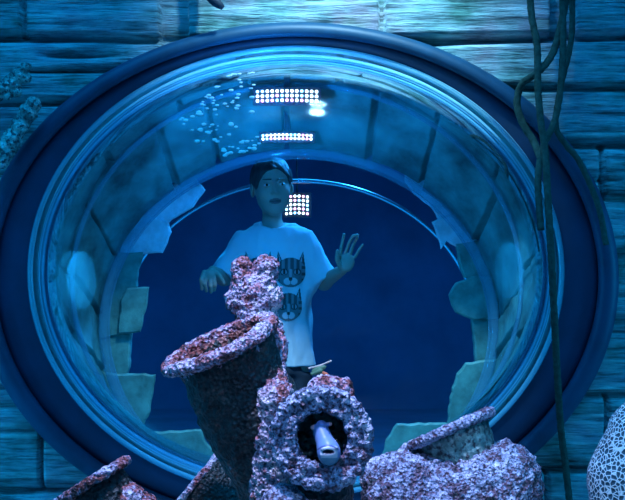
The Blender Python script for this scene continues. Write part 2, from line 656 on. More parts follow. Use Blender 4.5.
def build_mirrored_lining():
    N = 1500; Mr = 90
    V = np.zeros((Mr + 1, N, 3))
    th = 2 * PI * np.arange(N) / N
    rnd = random.Random(3)
    j1 = np.sort(np.array([2 * PI * (i + .5 * rnd.random()) / 15 for i in range(15)]))
    j2 = np.sort(np.array([2 * PI * (i + .55 * rnd.random()) / 17 for i in range(17)]))
    j3 = np.sort(np.array([2 * PI * (i + .55 * rnd.random()) / 20 for i in range(20)]))

    def dist(j):
        d = np.abs(th[:, None] - j[None, :]); d = np.minimum(d, 2 * PI - d)
        return d.min(1), np.argmin(np.where(th[:, None] >= j[None, :], th[:, None] - j[None, :], 9), 1)
    d1, i1 = dist(j1); d2, i2 = dist(j2); d3, i3 = dist(j3)
    for i in range(Mr + 1):
        t = i / Mr
        e = mix(EM, EI, t)
        Y = .045 + (YI - .045) * t
        D = Y - CAMY
        x = (e[0] + e[2] * np.cos(th) - 312.5) / F * D
        z = ZC - (e[1] - e[3] * np.sin(th) - 250) / F * D
        if t < .34:
            d, idd, sd = d1, i1, 0
        else:
            d, idd, sd = d2, i2, 5
        h = np.array([((q * 31 + sd * 7) % 9) / 9 * .02 for q in range(40)])[idd]
        gr = .026 * np.exp(-(d / .014) ** 4)
        for tt in (.0, .34):
            gr = np.maximum(gr, .028 * math.exp(-((t - tt) / .018) ** 4))
        pts = np.stack([np.cos(th), np.full(N, t * 1.2), np.sin(th)], 1)
        nz = (fbm(pts, 6, 3, 9) - .45) * .03
        off = gr + h + nz
        V[i, :, 0] = x + np.cos(th) * off
        V[i, :, 1] = Y
        V[i, :, 2] = z + np.sin(th) * off
    idx = np.arange((Mr + 1) * N).reshape(Mr + 1, N)
    a = idx[:-1]; b = idx[1:]
    q = np.stack([a, b, np.roll(b, -1, 1), np.roll(a, -1, 1)], -1).reshape(-1, 4)
    o = mk('mirrored_planks_1', V.reshape(-1, 3), q, M_MIRRORED)
    return struct(o)


build_mirrored_lining()
tag(ring('clear_band', mix(EM, EI, .33), .145, .009, M_RIM), 'thin clear band running round the modelled plank reflection behind the bubble rim', 'band')
ir = thing('inner_ring', 'clear ring round the far edge of the modelled plank reflection, above the boy', 'ring', P(299, 500, YI).tolist())
ring('band', sc(EI, 1.0), YI - .03, .016, M_RIM, ir)
ring('band', sc(EI, .972), YI - .012, .005, M_RIM, ir)
ya = 1.0  # tube added in place of a bright highlight line
aa = [tuple(ellpt((299, 330, 178, 149), PI * k / 40, ya)) for k in range(41)]
tag(tube('arch_highlight', [(aa[0][0], ya, 0.0)] + aa + [(aa[-1][0], ya, 0.0)], .009, M_ARCH, None, (0, ya, 0), res=.03), 'slim shiny arch passing behind the boy\'s head in the dark room', 'arch')  # added arch standing in for a bright highlight line

# room behind
o = loft('wall_front', [(sc(EI, 2.6), YI + .092), (sc(EI, .985), YI + .092), (sc(EI, .985), YI + .12), (sc(EI, 2.6), YI + .12)], M_ROOM, 160, close=True); struct(o)
RX, RY0, RY1, RZ = 1.9, .53, 3.2, 2.5
for nm, lo, hi in (('floor', (-RX, .03, -.1), (RX, RY1, 0)), ('ceiling', (-RX, RY0, RZ), (RX, RY1, RZ + .1)), ('wall_left', (-RX - .1, RY0, 0), (-RX, RY1, RZ)),
                   ('wall_right', (RX, RY0, 0), (RX + .1, RY1, RZ)), ('wall_far', (-RX - .1, RY1, -.1), (RX + .1, RY1 + .1, RZ + .1))):
    V, Fc = boxm(lo, hi); struct(mk(nm, V, Fc, M_ROOM, smooth=False))


# ------------------------------------------------------------------ broken planks round the breach
def plank(poly, Y, th, label):
    mt = M_PLANK_LIT if ('pale' in label or 'bright pointed' in label or 'hanging point' in label) else M_PLANK
    """solid slab with a chipped outline"""
    pts = []
    n = len(poly)
    rnd = random.Random(int(poly[0][0] * 7 + poly[0][1]))
    for i in range(n):
        a = np.array(poly[i], float); b = np.array(poly[(i + 1) % n], float)
        m = max(1, int(np.linalg.norm(b - a) / 5))
        for j in range(m):
            q = a + (b - a) * j / m
            if j:
                q = q + np.array([rnd.uniform(-.9, .9), rnd.uniform(-.9, .9)])
            pts.append(q)
    m = len(pts)
    cx = sum(p[0] for p in pts) / m; cy = sum(p[1] for p in pts) / m
    bev = .006
    V = []
    for yy, ins in ((Y, bev), (Y + bev, 0), (Y + th, 0)):
        for p in pts:
            d = np.array([cx - p[0], cy - p[1]]); L = np.linalg.norm(d) + 1e-6
            q = np.array(p) + d / L * px(1, 0) * 0 + d / L * (ins * 280)
            V.append(P(q[0], q[1], Y) + np.array([0, yy - Y, 0]))
    Fc = [tuple(range(m - 1, -1, -1))]
    for r in range(2):
        for k in range(m):
            k2 = (k + 1) % m
            Fc.append((r * m + k, r * m + k2, (r + 1) * m + k2, (r + 1) * m + k))
    Fc.append(tuple(2 * m + k for k in range(m)))
    o = mk('broken_plank', V, Fc, mt, origin=P(cx, cy, Y + th / 2), smooth=False)
    return tag(o, label, 'plank', 'broken planks edging the breach')


YP = YI + .058
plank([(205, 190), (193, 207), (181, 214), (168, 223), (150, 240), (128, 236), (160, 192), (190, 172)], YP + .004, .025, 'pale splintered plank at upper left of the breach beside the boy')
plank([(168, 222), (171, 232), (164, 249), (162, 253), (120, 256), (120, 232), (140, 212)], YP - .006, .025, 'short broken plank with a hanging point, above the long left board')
plank([(143, 252), (138, 275), (135, 300), (133, 333), (100, 340), (85, 300), (105, 252)], YP - .02, .02, 'long narrow greenish board along the left edge of the breach')
plank([(149, 287), (147, 305), (140, 332), (118, 334), (120, 300), (127, 288)], YP - .035, .013, 'small pitted block jutting from the left edge of the breach')
plank([(131, 330), (130, 352), (127, 378), (90, 380), (85, 325)], YP - .012, .046, 'mottled green board between the pitted block and the big corner slab')
plank([(155, 375), (153, 392), (150, 412), (136, 441), (120, 462), (80, 430), (85, 372)], YP - .045, .025, 'big greenish corner slab at lower left of the breach')
plank([(201, 430), (207, 444), (218, 452), (218, 500), (110, 500), (131, 442), (143, 434), (170, 431)], YP - .045, .022, 'blue-green slab at the bottom of the breach left of the large pipe')
plank([(397, 424), (430, 423), (462, 424), (470, 500), (375, 500), (386, 440)], YP - .03, .022, 'dark teal slab at the bottom of the breach behind the tilted pipe mouth')
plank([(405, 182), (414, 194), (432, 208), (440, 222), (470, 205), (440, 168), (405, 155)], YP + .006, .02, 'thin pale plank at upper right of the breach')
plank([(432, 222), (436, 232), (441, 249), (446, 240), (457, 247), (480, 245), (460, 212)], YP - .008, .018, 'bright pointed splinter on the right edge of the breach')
plank([(456, 244), (459, 262), (465, 278), (500, 280), (480, 240)], YP - .014, .048, 'narrow board below the bright splinter, right side')
plank([(470, 277), (456, 283), (449, 295), (452, 306), (456, 313), (465, 317), (473, 320), (500, 320), (500, 276)], YP - .028, .022, 'clear-edged rounded block jutting from the right edge of the breach')
plank([(472, 317), (474, 340), (477, 366), (508, 370), (508, 312)], YP - .014, .048, 'upright board below the rounded block, right side')
plank([(479, 361), (466, 363), (457, 374), (450, 398), (447, 428), (470, 452), (512, 430), (510, 360)], YP - .045, .025, 'big curved slab at lower right of the breach above the tilted pipe mouth')


# ------------------------------------------------------------------ LED reflections in the dome, modelled as added glowing dots
def glint_dots(parent, cx, cy, Y, nx, ny, w, h, rad, jitter=0):
    base = None
    rnd = random.Random(5)
    import bmesh
    mes = []
    for mt in M_GLINT:
        bm = bmesh.new(); bmesh.ops.create_uvsphere(bm, u_segments=8, v_segments=6, radius=rad)
        me = bpy.data.meshes.new('glint_dot'); bm.to_mesh(me); bm.free(); me.materials.append(mt); mes.append(me)
    for i in range(nx):
        for j in range(ny):
            p = P(cx + w * ((i + .5) / nx - .5), cy + h * ((j + .5) / ny - .5) - 1.5 * math.cos((i / max(1, nx - 1) - .5) * 2.2) + 1, Y)
            o = bpy.data.objects.new('glint_dot', mes[rnd.choice([0, 0, 0, 1, 2])])
            COL.objects.link(o); o.parent = parent
            o.location = p - np.array(parent['_o'])


def glint_bar(cx, cy, Y, nx, ny, w, h, rad, label, depth=.03):
    pp = P(cx, cy, Y)
    t = thing('led_glint', label, 'glint', (pp + [0, depth / 2, 0]).tolist(), 'modelled LED reflections')
    a = P(cx - w / 2 - 2, cy + h / 2 + 2, Y); b = P(cx + w / 2 + 2, cy - h / 2 - 2, Y)
    V, Fc = boxm((a[0], Y + .004, a[2]), (b[0], Y + depth, b[2]))
    mk('added_housing', V, Fc, M_BLACK, t, smooth=False)
    glint_dots(t, cx, cy, Y, nx, ny, w, h, rad)
    return t


t1 = glint_bar(287, 96, .10, 13, 3, 64, 14, .0052, 'upper LED reflection modelled as the longest bar of white dots, under the top of the bubble')
V, Fc = boxm(P(284, 90, .125), P(290, 66, .15)); mk('added_bracket', [tuple(v) for v in V], Fc, M_BLACK, t1, smooth=False)
t2 = glint_bar(287, 137, .27, 13, 2, 52, 7, .0046, 'lower LED reflection just above the boy, modelled as two thin rows of dots')
V, Fc = boxm(P(284, 135, .29), P(290, 112, .31)); mk('added_bracket', [tuple(v) for v in V], Fc, M_BLACK, t2, smooth=False)
t3 = glint_bar(297, 205, 1.15, 6, 5, 25, 21, .0054, 'square LED panel glowing beside the boy\'s cheek')  # added dots modelling an LED reflection
tube('added_rod', [tuple(P(297, 197, 1.17)), (P(297, 197, 1.17)[0], 1.17, RZ)], .004, M_BLACK, t3, seg=8, res=.2)


# ------------------------------------------------------------------ encrusted pipes
def unit(v):
    v = np.array(v, float); return v / np.linalg.norm(v)


def fmesh(name, f, mat, parent=None, origin=None, cr=None, smooth=True):
    V, Fc = f.mesh()
    if cr:
        V = crust(V, Fc, **cr)
    return mk(name, V, Fc, mat, parent, origin)


# --- large upright pipe with flared mouth
Y = -1.15
c = P(220, 344, Y); n = unit((-.40, -.14, .90))
foot = c - n * (c[2] / n[2] * .995)
pipe = thing('flared_pipe', 'large dark upright pipe with a wide flared encrusted mouth and two knobs, left of centre', 'pipe', (foot[0], foot[1], 0))
f = Field(c - .19, c + .19, .0036)
f.cyl(c - n * .013, c + n * .013, .150, rnd=.012)
f.cyl(c - n * .05, c + n * .0, .112, .122, k=.01)
f.cyl(c - n * .3, c + n * .1, .085, .120, sub=True, k=.006)
fmesh('mouth_rim', f, M_CR_PINK, pipe, cr=dict(amp=.0075, freq=80, amp2=.004, f2=24, seed=2))
f = Field((c[0] - .17, c[1] - .16, 0), (foot[0] + .17, foot[1] + .17, c[2] + .1), .006)
f.cyl(foot - n * .02, c - n * .012, .106, .120)
f.cyl(c - n * .34, c + n * .1, .086, .110, sub=True)
fmesh('pipe_body', f, M_CR_DARK, pipe, cr=dict(amp=.008, freq=40, amp2=.012, f2=16, seed=5))
f = Field(c - .2, c + .12, .006)
f.cyl(c - n * .33, c - n * .006, .088, .117)
f.cyl(c - n * .31, c + n * .1, .078, .112, sub=True)
fmesh('inner_lining', f, M_CR_RUST, pipe, cr=dict(amp=.003, freq=60, amp2=.002, f2=20, seed=6))
# knobs
Yk = -1.0
f = Field(P(200, 510, Yk) - [0, .4, 0], P(330, 240, Yk) + [0, .12, 0], .0042)
f.cap(P(243, 269, Yk), P(246, 300, Yk), px(10.5, Yk), k=.012)
f.cap(P(266, 267, Yk), P(264, 300, Yk), px(11, Yk), k=.004)
f.cap(P(255, 292, Yk), P(256, 345, Yk), px(19, Yk), k=.012)
f.ell(P(238, 300, Yk), (px(10, Yk), .03, px(12, Yk)), k=.015)
f.ell(P(272, 297, Yk), (px(9, Yk), .03, px(14, Yk)), k=.015)
f.cap(P(264, 325, Yk), P(268, 345, -1.08), px(16, Yk), k=.02)
f.cap(P(268, 345, -1.08), P(275, 400, -1.22), px(13, Yk), k=.03)
f.cap(P(275, 400, -1.22), P(270, 500, -1.20), px(15, Yk), px(18, Yk), k=.03)
fmesh('knobbly_growth', f, M_CR_PINK, pipe, cr=dict(amp=.012, freq=66, amp2=.009, f2=24, seed=8))

# --- flanged pipe mouth facing the camera, with the barrel
Yf = -1.45
KF = px(1, -1.45) / px(1, -1.27)
cf = P(321.5, 438.5, Yf); nf = unit((-.05, -1, .06))
fl = thing('flanged_pipe', 'round flange facing forward with a dark central hole, crusted white and lilac', 'pipe', (cf[0], cf[1] + .08, 0))
f = Field(cf - [.16, .09, .16], cf + [.16, .09, .16], .0032)
f.cyl(cf - nf * .03, cf + nf * .02, .113 * KF, rnd=.012)
f.cyl(cf + nf * .005, cf + nf * .035, .098 * KF, sub=True, k=.012)
f.cyl(cf - nf * .01, cf + nf * .013, .100 * KF, k=.01)
f.cyl(cf - nf * .3, cf + nf * .1, .0635 * KF, sub=True)
fmesh('flange', f, M_CR_LAV, fl, cr=dict(amp=.014, freq=46, amp2=.005, f2=26, seed=12))
f = Field(cf - [.16, .09, .16], cf + [.16, .33, .16], .005)
f.cyl(cf - nf * .165, cf - nf * .026, .088)
f.cyl(cf - nf * .15, cf + nf * .1, .066 * KF, sub=True)
fmesh('pipe_body', f, M_CR_TEAL, fl, cr=dict(amp=.003, freq=50, amp2=.003, f2=16, seed=13))
f = Field((cf[0] - .15, cf[1] - .06, 0), (cf[0] + .15, cf[1] + .2, cf[2]), .008)
f.cap((cf[0], cf[1] + .08, .0), (cf[0], cf[1] + .08, cf[2] - .13), .09, .07)
fmesh('stand', f, M_CR_DARK, fl, cr=dict(amp=.01, freq=30, amp2=.01, f2=12, seed=14))
Yc = -1.40
f = Field(P(285, 420, Yc) - [0, .1, 0], P(370, 360, Yc) + [0, .1, 0], .0034)
f.cap(P(306, 398, Yc), P(342, 392, Yc), px(8, Yc), k=.01)
f.ell(P(327, 387, Yc), (px(18, Yc), .03, px(12, Yc)), k=.012)
f.cyl(P(322, 385, Yc), P(349, 384, Yc), px(4, Yc), px(5, Yc), k=.005)
f.cap(P(342, 387, Yc), P(352, 408, Yc), px(7, Yc), k=.012)
f.cap(P(300, 398, Yc), P(330, 390, Yc), px(3.5, Yc), k=.004)
f.cap(P(314, 384, Yc), P(322, 380, Yc), px(5, Yc), k=.01)
fmesh('crust_lump', f, M_CR_PINK, fl, cr=dict(amp=.006, freq=80, amp2=.008, f2=30, seed=15))

f = Field(P(245, 580, -1.42) - [0, .1, 0], P(345, 470, -1.42) + [0, .1, 0], .0045)
f.ell(P(285, 512, -1.42), (px(24, -1.42), .06, px(28, -1.42)), k=.02)
f.ell(P(312, 535, -1.42), (px(26, -1.42), .07, px(40, -1.42)), k=.02)
fmesh('crust_lump', f, M_CR_LAV, fl, cr=dict(amp=.010, freq=55, amp2=.012, f2=18, seed=16))

# --- big encrusted barrel
Yb = -1.1
b0 = P(440, 500, Yb)
br = thing('encrusted_barrel', 'bulky barrel covered in blue-lilac coralline crust, lower right of centre', 'barrel', (b0[0], Yb + .05, 0))
f = Field(P(250, 640, Yb) - [0, .22, 0], P(570, 420, Yb) + [0, .25, 0], .0052)
f.cyl(P(366, 512, Yb), P(515, 500, Yb), px(52, Yb), rnd=.03)
f.ell(P(512, 482, Yb), (px(29, Yb), .10, px(35, Yb)), k=.03)
f.ell(P(475, 475, Yb), (px(24, Yb), .10, px(22, Yb)), k=.03)
f.ell(P(405, 480, Yb), (px(32, Yb), .11, px(27, Yb)), k=.03)
fmesh('barrel_body', f, M_CR_LAV, br, cr=dict(amp=.013, freq=48, amp2=.018, f2=15, seed=22))
for sx in (395, 490):
    q = P(sx, 560, Yb)
    f = Field((q[0] - .12, q[1] - .12, 0), (q[0] + .12, q[1] + .12, q[2] + .1), .008)
    f.cap((q[0], q[1], 0), q, .10, .07)
    fmesh('foot', f, M_CR_DARK, br, cr=dict(amp=.008, freq=30, amp2=.01, f2=12, seed=23))
# branch mouth on the barrel, tilted
Yr = -1.06
cr_ = P(448, 430, Yr); nr = unit((-.40, .19, .92))
f = Field(cr_ - .16, cr_ + .16, .0036)
f.cyl(cr_ - nr * .010, cr_ + nr * .010, px(50, Yr), rnd=.008)
f.cyl(cr_ - nr * .1, cr_ + nr * .1, px(36, Yr), sub=True)
rm = fmesh('branch_rim', f, M_CR_LAV, br, cr=dict(amp=.006, freq=70, amp2=.004, f2=26, seed=24))
f = Field(cr_ - .18, cr_ + .12, .005)
f.cyl(cr_ - nr * .16, cr_ - nr * .006, px(34, Yr), px(40, Yr))
f.cyl(cr_ - nr * .1, cr_ + nr * .1, px(34, Yr), sub=True)
fmesh('branch_pipe', f, M_CR_TEAL, br, cr=dict(amp=.004, freq=50, amp2=.004, f2=20, seed=25))

# --- small pipe mouth, bottom left corner
Yl = -1.35
cl = P(92, 482, Yl); nl = unit((-.54, .09, .84))
foot = cl - nl * (cl[2] / nl[2])
sp = thing('small_pipe', 'thin-rimmed pinkish pipe mouth at bottom left in front of the frame', 'pipe', (foot[0], foot[1], 0))
f = Field(cl - .14, cl + .14, .0034)
f.cyl(cl - nl * .009, cl + nl * .009, px(44, Yl), rnd=.008)
f.cyl(cl - nl * .1, cl + nl * .1, px(30, Yl), sub=True)
fmesh('mouth_rim', f, M_CR_PINK, sp, cr=dict(amp=.006, freq=75, amp2=.004, f2=26, seed=31))
f = Field((cl[0] - .12, cl[1] - .12, 0), (foot[0] + .12, foot[1] + .12, cl[2] + .04), .007)
f.cyl(foot - nl * .03, cl - nl * .004, px(30, Yl), px(33, Yl))
f.cyl(cl - nl * .12, cl + nl * .1, px(28, Yl), sub=True)
fmesh('pipe_body', f, M_CR_DARK, sp, cr=dict(amp=.006, freq=45, amp2=.006, f2=18, seed=32))
f = Field(P(100, 530, Yl) - [0, .08, 0], P(170, 465, Yl) + [0, .08, 0], .004)
f.ell(P(128, 503, Yl - .02), (px(16, Yl), .05, px(19, Yl)), k=.01)
f.ell(P(143, 506, Yl - .01), (px(13, Yl), .05, px(11, Yl)), k=.02)
fmesh('crust_lump', f, M_CR_PINK, sp, cr=dict(amp=.007, freq=65, amp2=.008, f2=26, seed=33))

# --- dark broken pipe end behind the large pipe
Yd = -.78
cd = P(196, 482, Yd); nd = unit((-.76, .05, .62))
elb = cd - nd * .12
foot = np.array([elb[0], elb[1], 0.])
dp = thing('broken_pipe', 'dark slanting pipe end with a thin pink edge behind the large upright pipe', 'pipe', (foot[0], foot[1], 0))
f = Field(cd - .16, cd + .16, .004)
f.cyl(cd - nd * .008, cd + nd * .008, px(38, Yd), rnd=.006)
f.cyl(cd - nd * .1, cd + nd * .1, px(31, Yd), sub=True)
fmesh('mouth_rim', f, M_CR_PINK, dp, cr=dict(amp=.004, freq=70, amp2=.004, f2=26, seed=35))
f = Field((cd[0] - .14, min(cd[1], foot[1]) - .14, 0), (foot[0] + .14, max(cd[1], foot[1]) + .14, cd[2] + .12), .007)
f.cyl(elb, cd - nd * .006, px(33, Yd), px(36, Yd))
f.cap(foot, elb, .085, .09, k=.02)
f.cyl(cd - nd * .09, cd + nd * .1, px(31, Yd), sub=True)
fmesh('pipe_body', f, M_CR_DARK, dp, cr=dict(amp=.005, freq=45, amp2=.006, f2=18, seed=36))

# --- honeycomb coral
Yh = -1.3
q = P(640, 470, Yh)
f = Field((q[0] - .2, Yh - .16, 0), (q[0] + .2, Yh + .16, P(0, 385, Yh)[2]), .005)
f.ell(P(640, 452, Yh), (px(37, Yh), .09, px(55, Yh)), k=.02)
f.ell(P(634, 480, Yh), (px(46, Yh), .10, px(45, Yh)), k=.03)
f.cap(P(640, 520, Yh), (q[0] + .01, Yh, .0), .11, .14, k=.04)
o = fmesh('honeycomb_coral', f, M_HONEY, origin=(q[0], Yh, 0), cr=dict(amp=.0, freq=40, amp2=.012, f2=10, seed=41))
tag(o, 'pale rounded coral mound with a white honeycomb pattern at the lower right corner', 'coral')


# ------------------------------------------------------------------ fishes
def vcol(o, fn):
    me = o.data
    co = np.zeros(len(me.vertices) * 3); me.vertices.foreach_get('co', co); co = co.reshape(-1, 3) + np.array(o['_o'])
    ca = me.color_attributes.new('Col', 'FLOAT_COLOR', 'POINT')
    c = np.ones((len(co), 4)); c[:, :3] = fn(co)
    ca.data.foreach_set('color', c.ravel())


Yq = -1.45
hd = P(329, 459, Yq - .03)       # snout
tl = P(321, 425, Yq + .015)
ctr = P(326, 447, Yq - .01)
fish = thing('blue_fish', 'pale blue fish with a white lip peering out of the flange hole', 'fish', ctr.tolist())
f = Field(ctr - [.05, .09, .06], ctr + [.05, .12, .06], .0014)
w = px(1, Yq)
f.cap(P(321, 431, Yq + .01), P(329, 453, Yq - .02), 8 * w, 10.5 * w, k=.006)
f.ell(P(329, 452, Yq - .018), (11 * w, .024, 13 * w), k=.008)
f.cap(P(322, 436, Yq + .02), P(320, 436, Yq + .10), 8 * w, 4 * w, k=.01)
f.cap(P(323, 449, Yq - .038), P(336, 448, Yq - .036), 2.2 * w, k=.003)     # upper lip
f.cap(P(322, 455, Yq - .037), P(334, 456, Yq - .035), 1.7 * w, k=.003)
f.ell(P(328.5, 452, Yq - .046), (4.6 * w, .014, 1.9 * w), k=.002, sub=True)
bodyf = fmesh('body', f, M_VCF, fish)


def fcol(co):
    X = 312.5 + co[:, 0] * F / (co[:, 1] + 4); Yy = 250 - (co[:, 2] - ZC) * F / (co[:, 1] + 4)
    c = np.tile(np.array([.20, .34, .62]), (len(co), 1))
    low = Yy > 458; c[low] = (.14, .34, .45)
    lip = (Yy > 446.5) & (Yy < 458) & (co[:, 1] < Yq - .036); c[lip] = (.60, .68, .74)
    mo = ((X - 328.5) / 6) ** 2 + ((Yy - 452) / 2.3) ** 2 < 1; c[mo & (co[:, 1] < Yq - .03)] = (.02, .03, .06)
    ln = (np.abs(Yy - (445.5 + .04 * (X - 328) ** 2)) < .9) & (Yy < 450); c[ln] = (.08, .12, .3)
    return c


vcol(bodyf, fcol)
f = Field(P(321, 426, Yq) - [.04, .02, .03], P(321, 426, Yq) + [.04, .04, .03], .0014)
f.cap(P(313, 427.5, Yq + .01), P(330, 424, Yq + .01), 2.6 * w, 2.2 * w)
f.cap(P(321, 425, Yq + .01), P(320, 432, Yq + .012), 5 * w, 7 * w, k=.004)
finf = fmesh('fin', f, M_VCF, fish)
vcol(finf, lambda co: np.where(((np.abs(312.5 + co[:, 0] * F / (co[:, 1] + 4) - 321.5) > 7.5))[:, None], np.array([.9, .5, .5]), np.array([.2, .35, .75])))
for ex, ey in ((318.5, 443), (336.5, 441)):
    f = Field(P(ex, ey, Yq - .01) - .012, P(ex, ey, Yq - .01) + .012, .0012)
    f.ell(P(ex, ey, Yq - .008), (.003, .004, .004))
    fmesh('eye', f, M_IRIS, fish)

Yg = -1.34
g0 = P(320, 371, Yg)
sf = thing('small_fish', 'tiny greenish fish with a pale back line hovering above the flange', 'fish', g0.tolist())
w = px(1, Yg)
f = Field(g0 - [.04, .015, .03], g0 + [.04, .015, .03], .001)
f.ell(P(319, 369, Yg), (8 * w, .004, 3.2 * w), rot=Matrix.Rotation(math.radians(20), 3, 'Y'))
f.cap(P(312, 374, Yg), P(320, 371, Yg), 1.6 * w, 3 * w, k=.002)
b_ = fmesh('body', f, M_VCF, sf)
vcol(b_, lambda co: np.tile(np.array([.12, .28, .16]), (len(co), 1)))
f = Field(g0 - [.04, .015, .035], g0 + [.04, .015, .035], .001)
f.cap(P(309, 368.5, Yg), P(322, 365, Yg), 1.0 * w)
f.cap(P(322, 365, Yg), P(331, 361, Yg), 1.0 * w, 1.1 * w, k=.001)
b_ = fmesh('back_fin', f, M_VCF, sf)
vcol(b_, lambda co: np.tile(np.array([.5, .5, .4]), (len(co), 1)))
f = Field(g0 - [.04, .015, .035], g0 + [.04, .015, .035], .001)
f.cap(P(322, 372, Yg), P(326, 375, Yg), 1.5 * w, 2.6 * w)
f.cap(P(322, 374, Yg), P(319, 380, Yg), 1.6 * w, 1.6 * w, k=.002)
b_ = fmesh('tail_fin', f, M_VCF, sf)
vcol(b_, lambda co: np.tile(np.array([.6, .18, .08]), (len(co), 1)))


# ------------------------------------------------------------------ boy
YB = .66
B0 = np.array([P(272, 0, YB)[0], YB, 0.0])
boy = thing('boy', 'boy in a white T-shirt with cat faces standing behind the bubble, one hand raised', 'person', B0.tolist())
boy['category'] = 'person'


def BP(x, y, dy=0.):
    """photo position on the boy, dy metres behind his middle"""
    return P(x, y, YB + dy)


w = px(1, YB)
f = Field(BP(190, 505, -.30) * [1, 1, 0] + [0, 0, 0], BP(375, 150, .2), .0036)
HC = BP(272, 186.5, 0)
yaw = math.radians(9)
RH = np.array(Matrix.Rotation(yaw, 3, 'Z') @ Matrix.Rotation(math.radians(-3), 3, 'Y'))


def H(x, y, z):
    return HC + RH @ np.array([x, y, z])


RI = RH.T
f.ell(H(0, .012, .020), (.074, .088, .085), rot=RI)
f.ell(H(0, -.018, -.038), (.064, .066, .072), k=.02, rot=RI)
f.ell(H(0, -.048, -.092), (.031, .027, .020), k=.02, rot=RI)
for sg in (-1, 1):
    f.ell(H(.036 * sg, -.050, -.030), (.024, .022, .026), k=.015, rot=RI)
    f.ell(H(.030 * sg, -.092, .006), (.019, .016, .012), k=.010, sub=True, rot=RI)
    f.ell(H(.030 * sg, -.074, .004), (.014, .011, .008), k=.003, rot=RI)
    f.cap(H(.014 * sg, -.083, .020), H(.042 * sg, -.072, .022), .006, .004, k=.008)
    f.ell(H(.076 * sg, .010, -.012), (.009, .019, .028), k=.006, rot=RI)
    f.ell(H(.011 * sg, -.090, -.028), (.007, .008, .006), k=.004, rot=RI)
f.cap(H(0, -.080, .010), H(0, -.099, -.024), .006, .010, k=.008)
f.cap(H(-.020, -.076, -.054), H(.020, -.076, -.054), .0065, k=.004)
f.cap(H(-.015, -.076, -.066), H(.015, -.076, -.066), .0070, k=.004)
f.cap(H(-.020, -.086, -.060), H(.020, -.086, -.060), .0040, k=.002, sub=True)
f.cap(BP(272, 205, .02), BP(272, 232, .02), .036, .040, k=.02)
# trunk and legs
f.ell(BP(275, 262, .01), (.115, .075, .15), k=.03)
f.ell(BP(275, 325, .01), (.105, .072, .16), k=.04)
f.ell(BP(275, 365, .01), (.108, .08, .08), k=.04)
for sx in (257, 293):
    f.cap(BP(sx, 370, .01), BP(sx - (275 - sx) * .1, 432, .0), .062, .045, k=.03)
    f.cap(BP(sx - (275 - sx) * .1, 432, .0), BP(sx - (275 - sx) * .2, 488, .02), .045, .030, k=.02)
    q = BP(sx - (275 - sx) * .2, 490, .02); q[2] = .03
    f.cap(q, q + [0, -.11, -.005], .030, .024, k=.02)
# arm on the right of the photo, hand raised
sR, eR, wR = BP(308, 242, .01), BP(324, 282, .01), BP(342, 270, -.13)
f.cap(sR, eR, .038, .031, k=.03); f.cap(eR, wR, .031, .020, k=.015)
# arm on the left, hand lowered forward
sL, eL, wL = BP(243, 246, .015), BP(224, 278, .02), BP(213, 271, -.14)
f.cap(sL, eL, .032, .029, k=.03); f.cap(eL, wL, .030, .020, k=.015)


def HP(x, y, d):
    return P(x, y, YB + d)


# raised hand: palm and five fingers
d = -.15
f.ell(HP(347, 262, d), (.029, .012, .034), k=.008)
f.ell(HP(345, 267, d), (.024, .013, .020), k=.008)
fing = [[(340, 256), (341.5, 246), (344, 234.5)], [(345.5, 253), (349, 243), (353, 236), (358, 235)], [(350.5, 253), (353, 245), (357.5, 237.5)],
        [(355, 257), (359, 250), (362.5, 245)]]
rad = [.0072, .0070, .0068, .0062]
dd = [0, -.012, .008, 0]
for pts, r, q in zip(fing, rad, dd):
    for i in range(len(pts) - 1):
        f.cap(HP(*pts[i], d + q * i / 2), HP(*pts[i + 1], d + q * (i + 1) / 2 - .004), r * (1 - .08 * i), r * (.92 - .08 * i), k=.0015)
f.cap(HP(340.5, 267, d - .005), HP(337, 259, d - .02), .010, .0085, k=.004)
f.cap(HP(337, 259, d - .02), HP(337.5, 251, d - .03), .0085, .007, k=.002)
# lowered hand, fingers curling down
d = -.17
f.ell(HP(210, 275, d), (.024, .018, .024), k=.01)
for i, (a, b, c2) in enumerate([((204, 272), (201, 280), (202, 289)), ((206.5, 275), (205, 284), (206.5, 291)), ((210.5, 277), (210.5, 286), (211, 292)), ((214, 278), (215, 285), (214.5, 290))]):
    f.cap(HP(*a, d - .005), HP(*b, d - .018), .0085, .0075, k=.003)
    f.cap(HP(*b, d - .018), HP(*c2, d - .006), .0075, .0065, k=.002)
f.cap(HP(215, 271, d), HP(220, 276, d - .01), .010, .0085, k=.005)
f.cap(HP(220, 276, d - .01), HP(224, 283, d - .012), .0082, .007, k=.002)
skin = fmesh('body', f, M_VCS, boy)


def skincol(co):
    q = (co - HC) @ RH
    c = np.tile(np.array([.46, .30, .24]), (len(co), 1))
    front = (q[:, 1] < -.055)
    lips = front & (np.abs(q[:, 0]) < .024) & (((q[:, 0] / .024) ** 2 + ((q[:, 2] + .060) / .011) ** 2) < 1)
    c[lips] = (.22, .09, .09)
    gap = front & (np.abs(q[:, 0]) < .019) & (np.abs(q[:, 2] + .060) < .0022)
    c[gap] = (.10, .04, .04)
    return c


vcol(skin, skincol)
# eyes
for sg in (-1, 1):
    q = H(.030 * sg, -.0815, .003)
    g = Field(q - .014, q + .014, .0012); g.ell(q, (.0125, .0060, .0052), rot=RI)
    ew = fmesh('eye', g, M_EYE, boy)
    q2 = H(.030 * sg, -.0855, .003)
    g = Field(q2 - .01, q2 + .01, .0010); g.ell(q2, (.0056, .0026, .0050), rot=RI)
    V, Fc = g.mesh(); mk('iris', V, Fc, M_IRIS, ew)
    g = Field(H(.03 * sg, -.08, .02) - .03, H(.03 * sg, -.08, .02) + .03, .0014)
    g.cap(H(.014 * sg, -.0885, .0235), H(.044 * sg, -.075, .024), .0028, .002)
    fmesh('eyebrow', g, M_HAIR, boy)
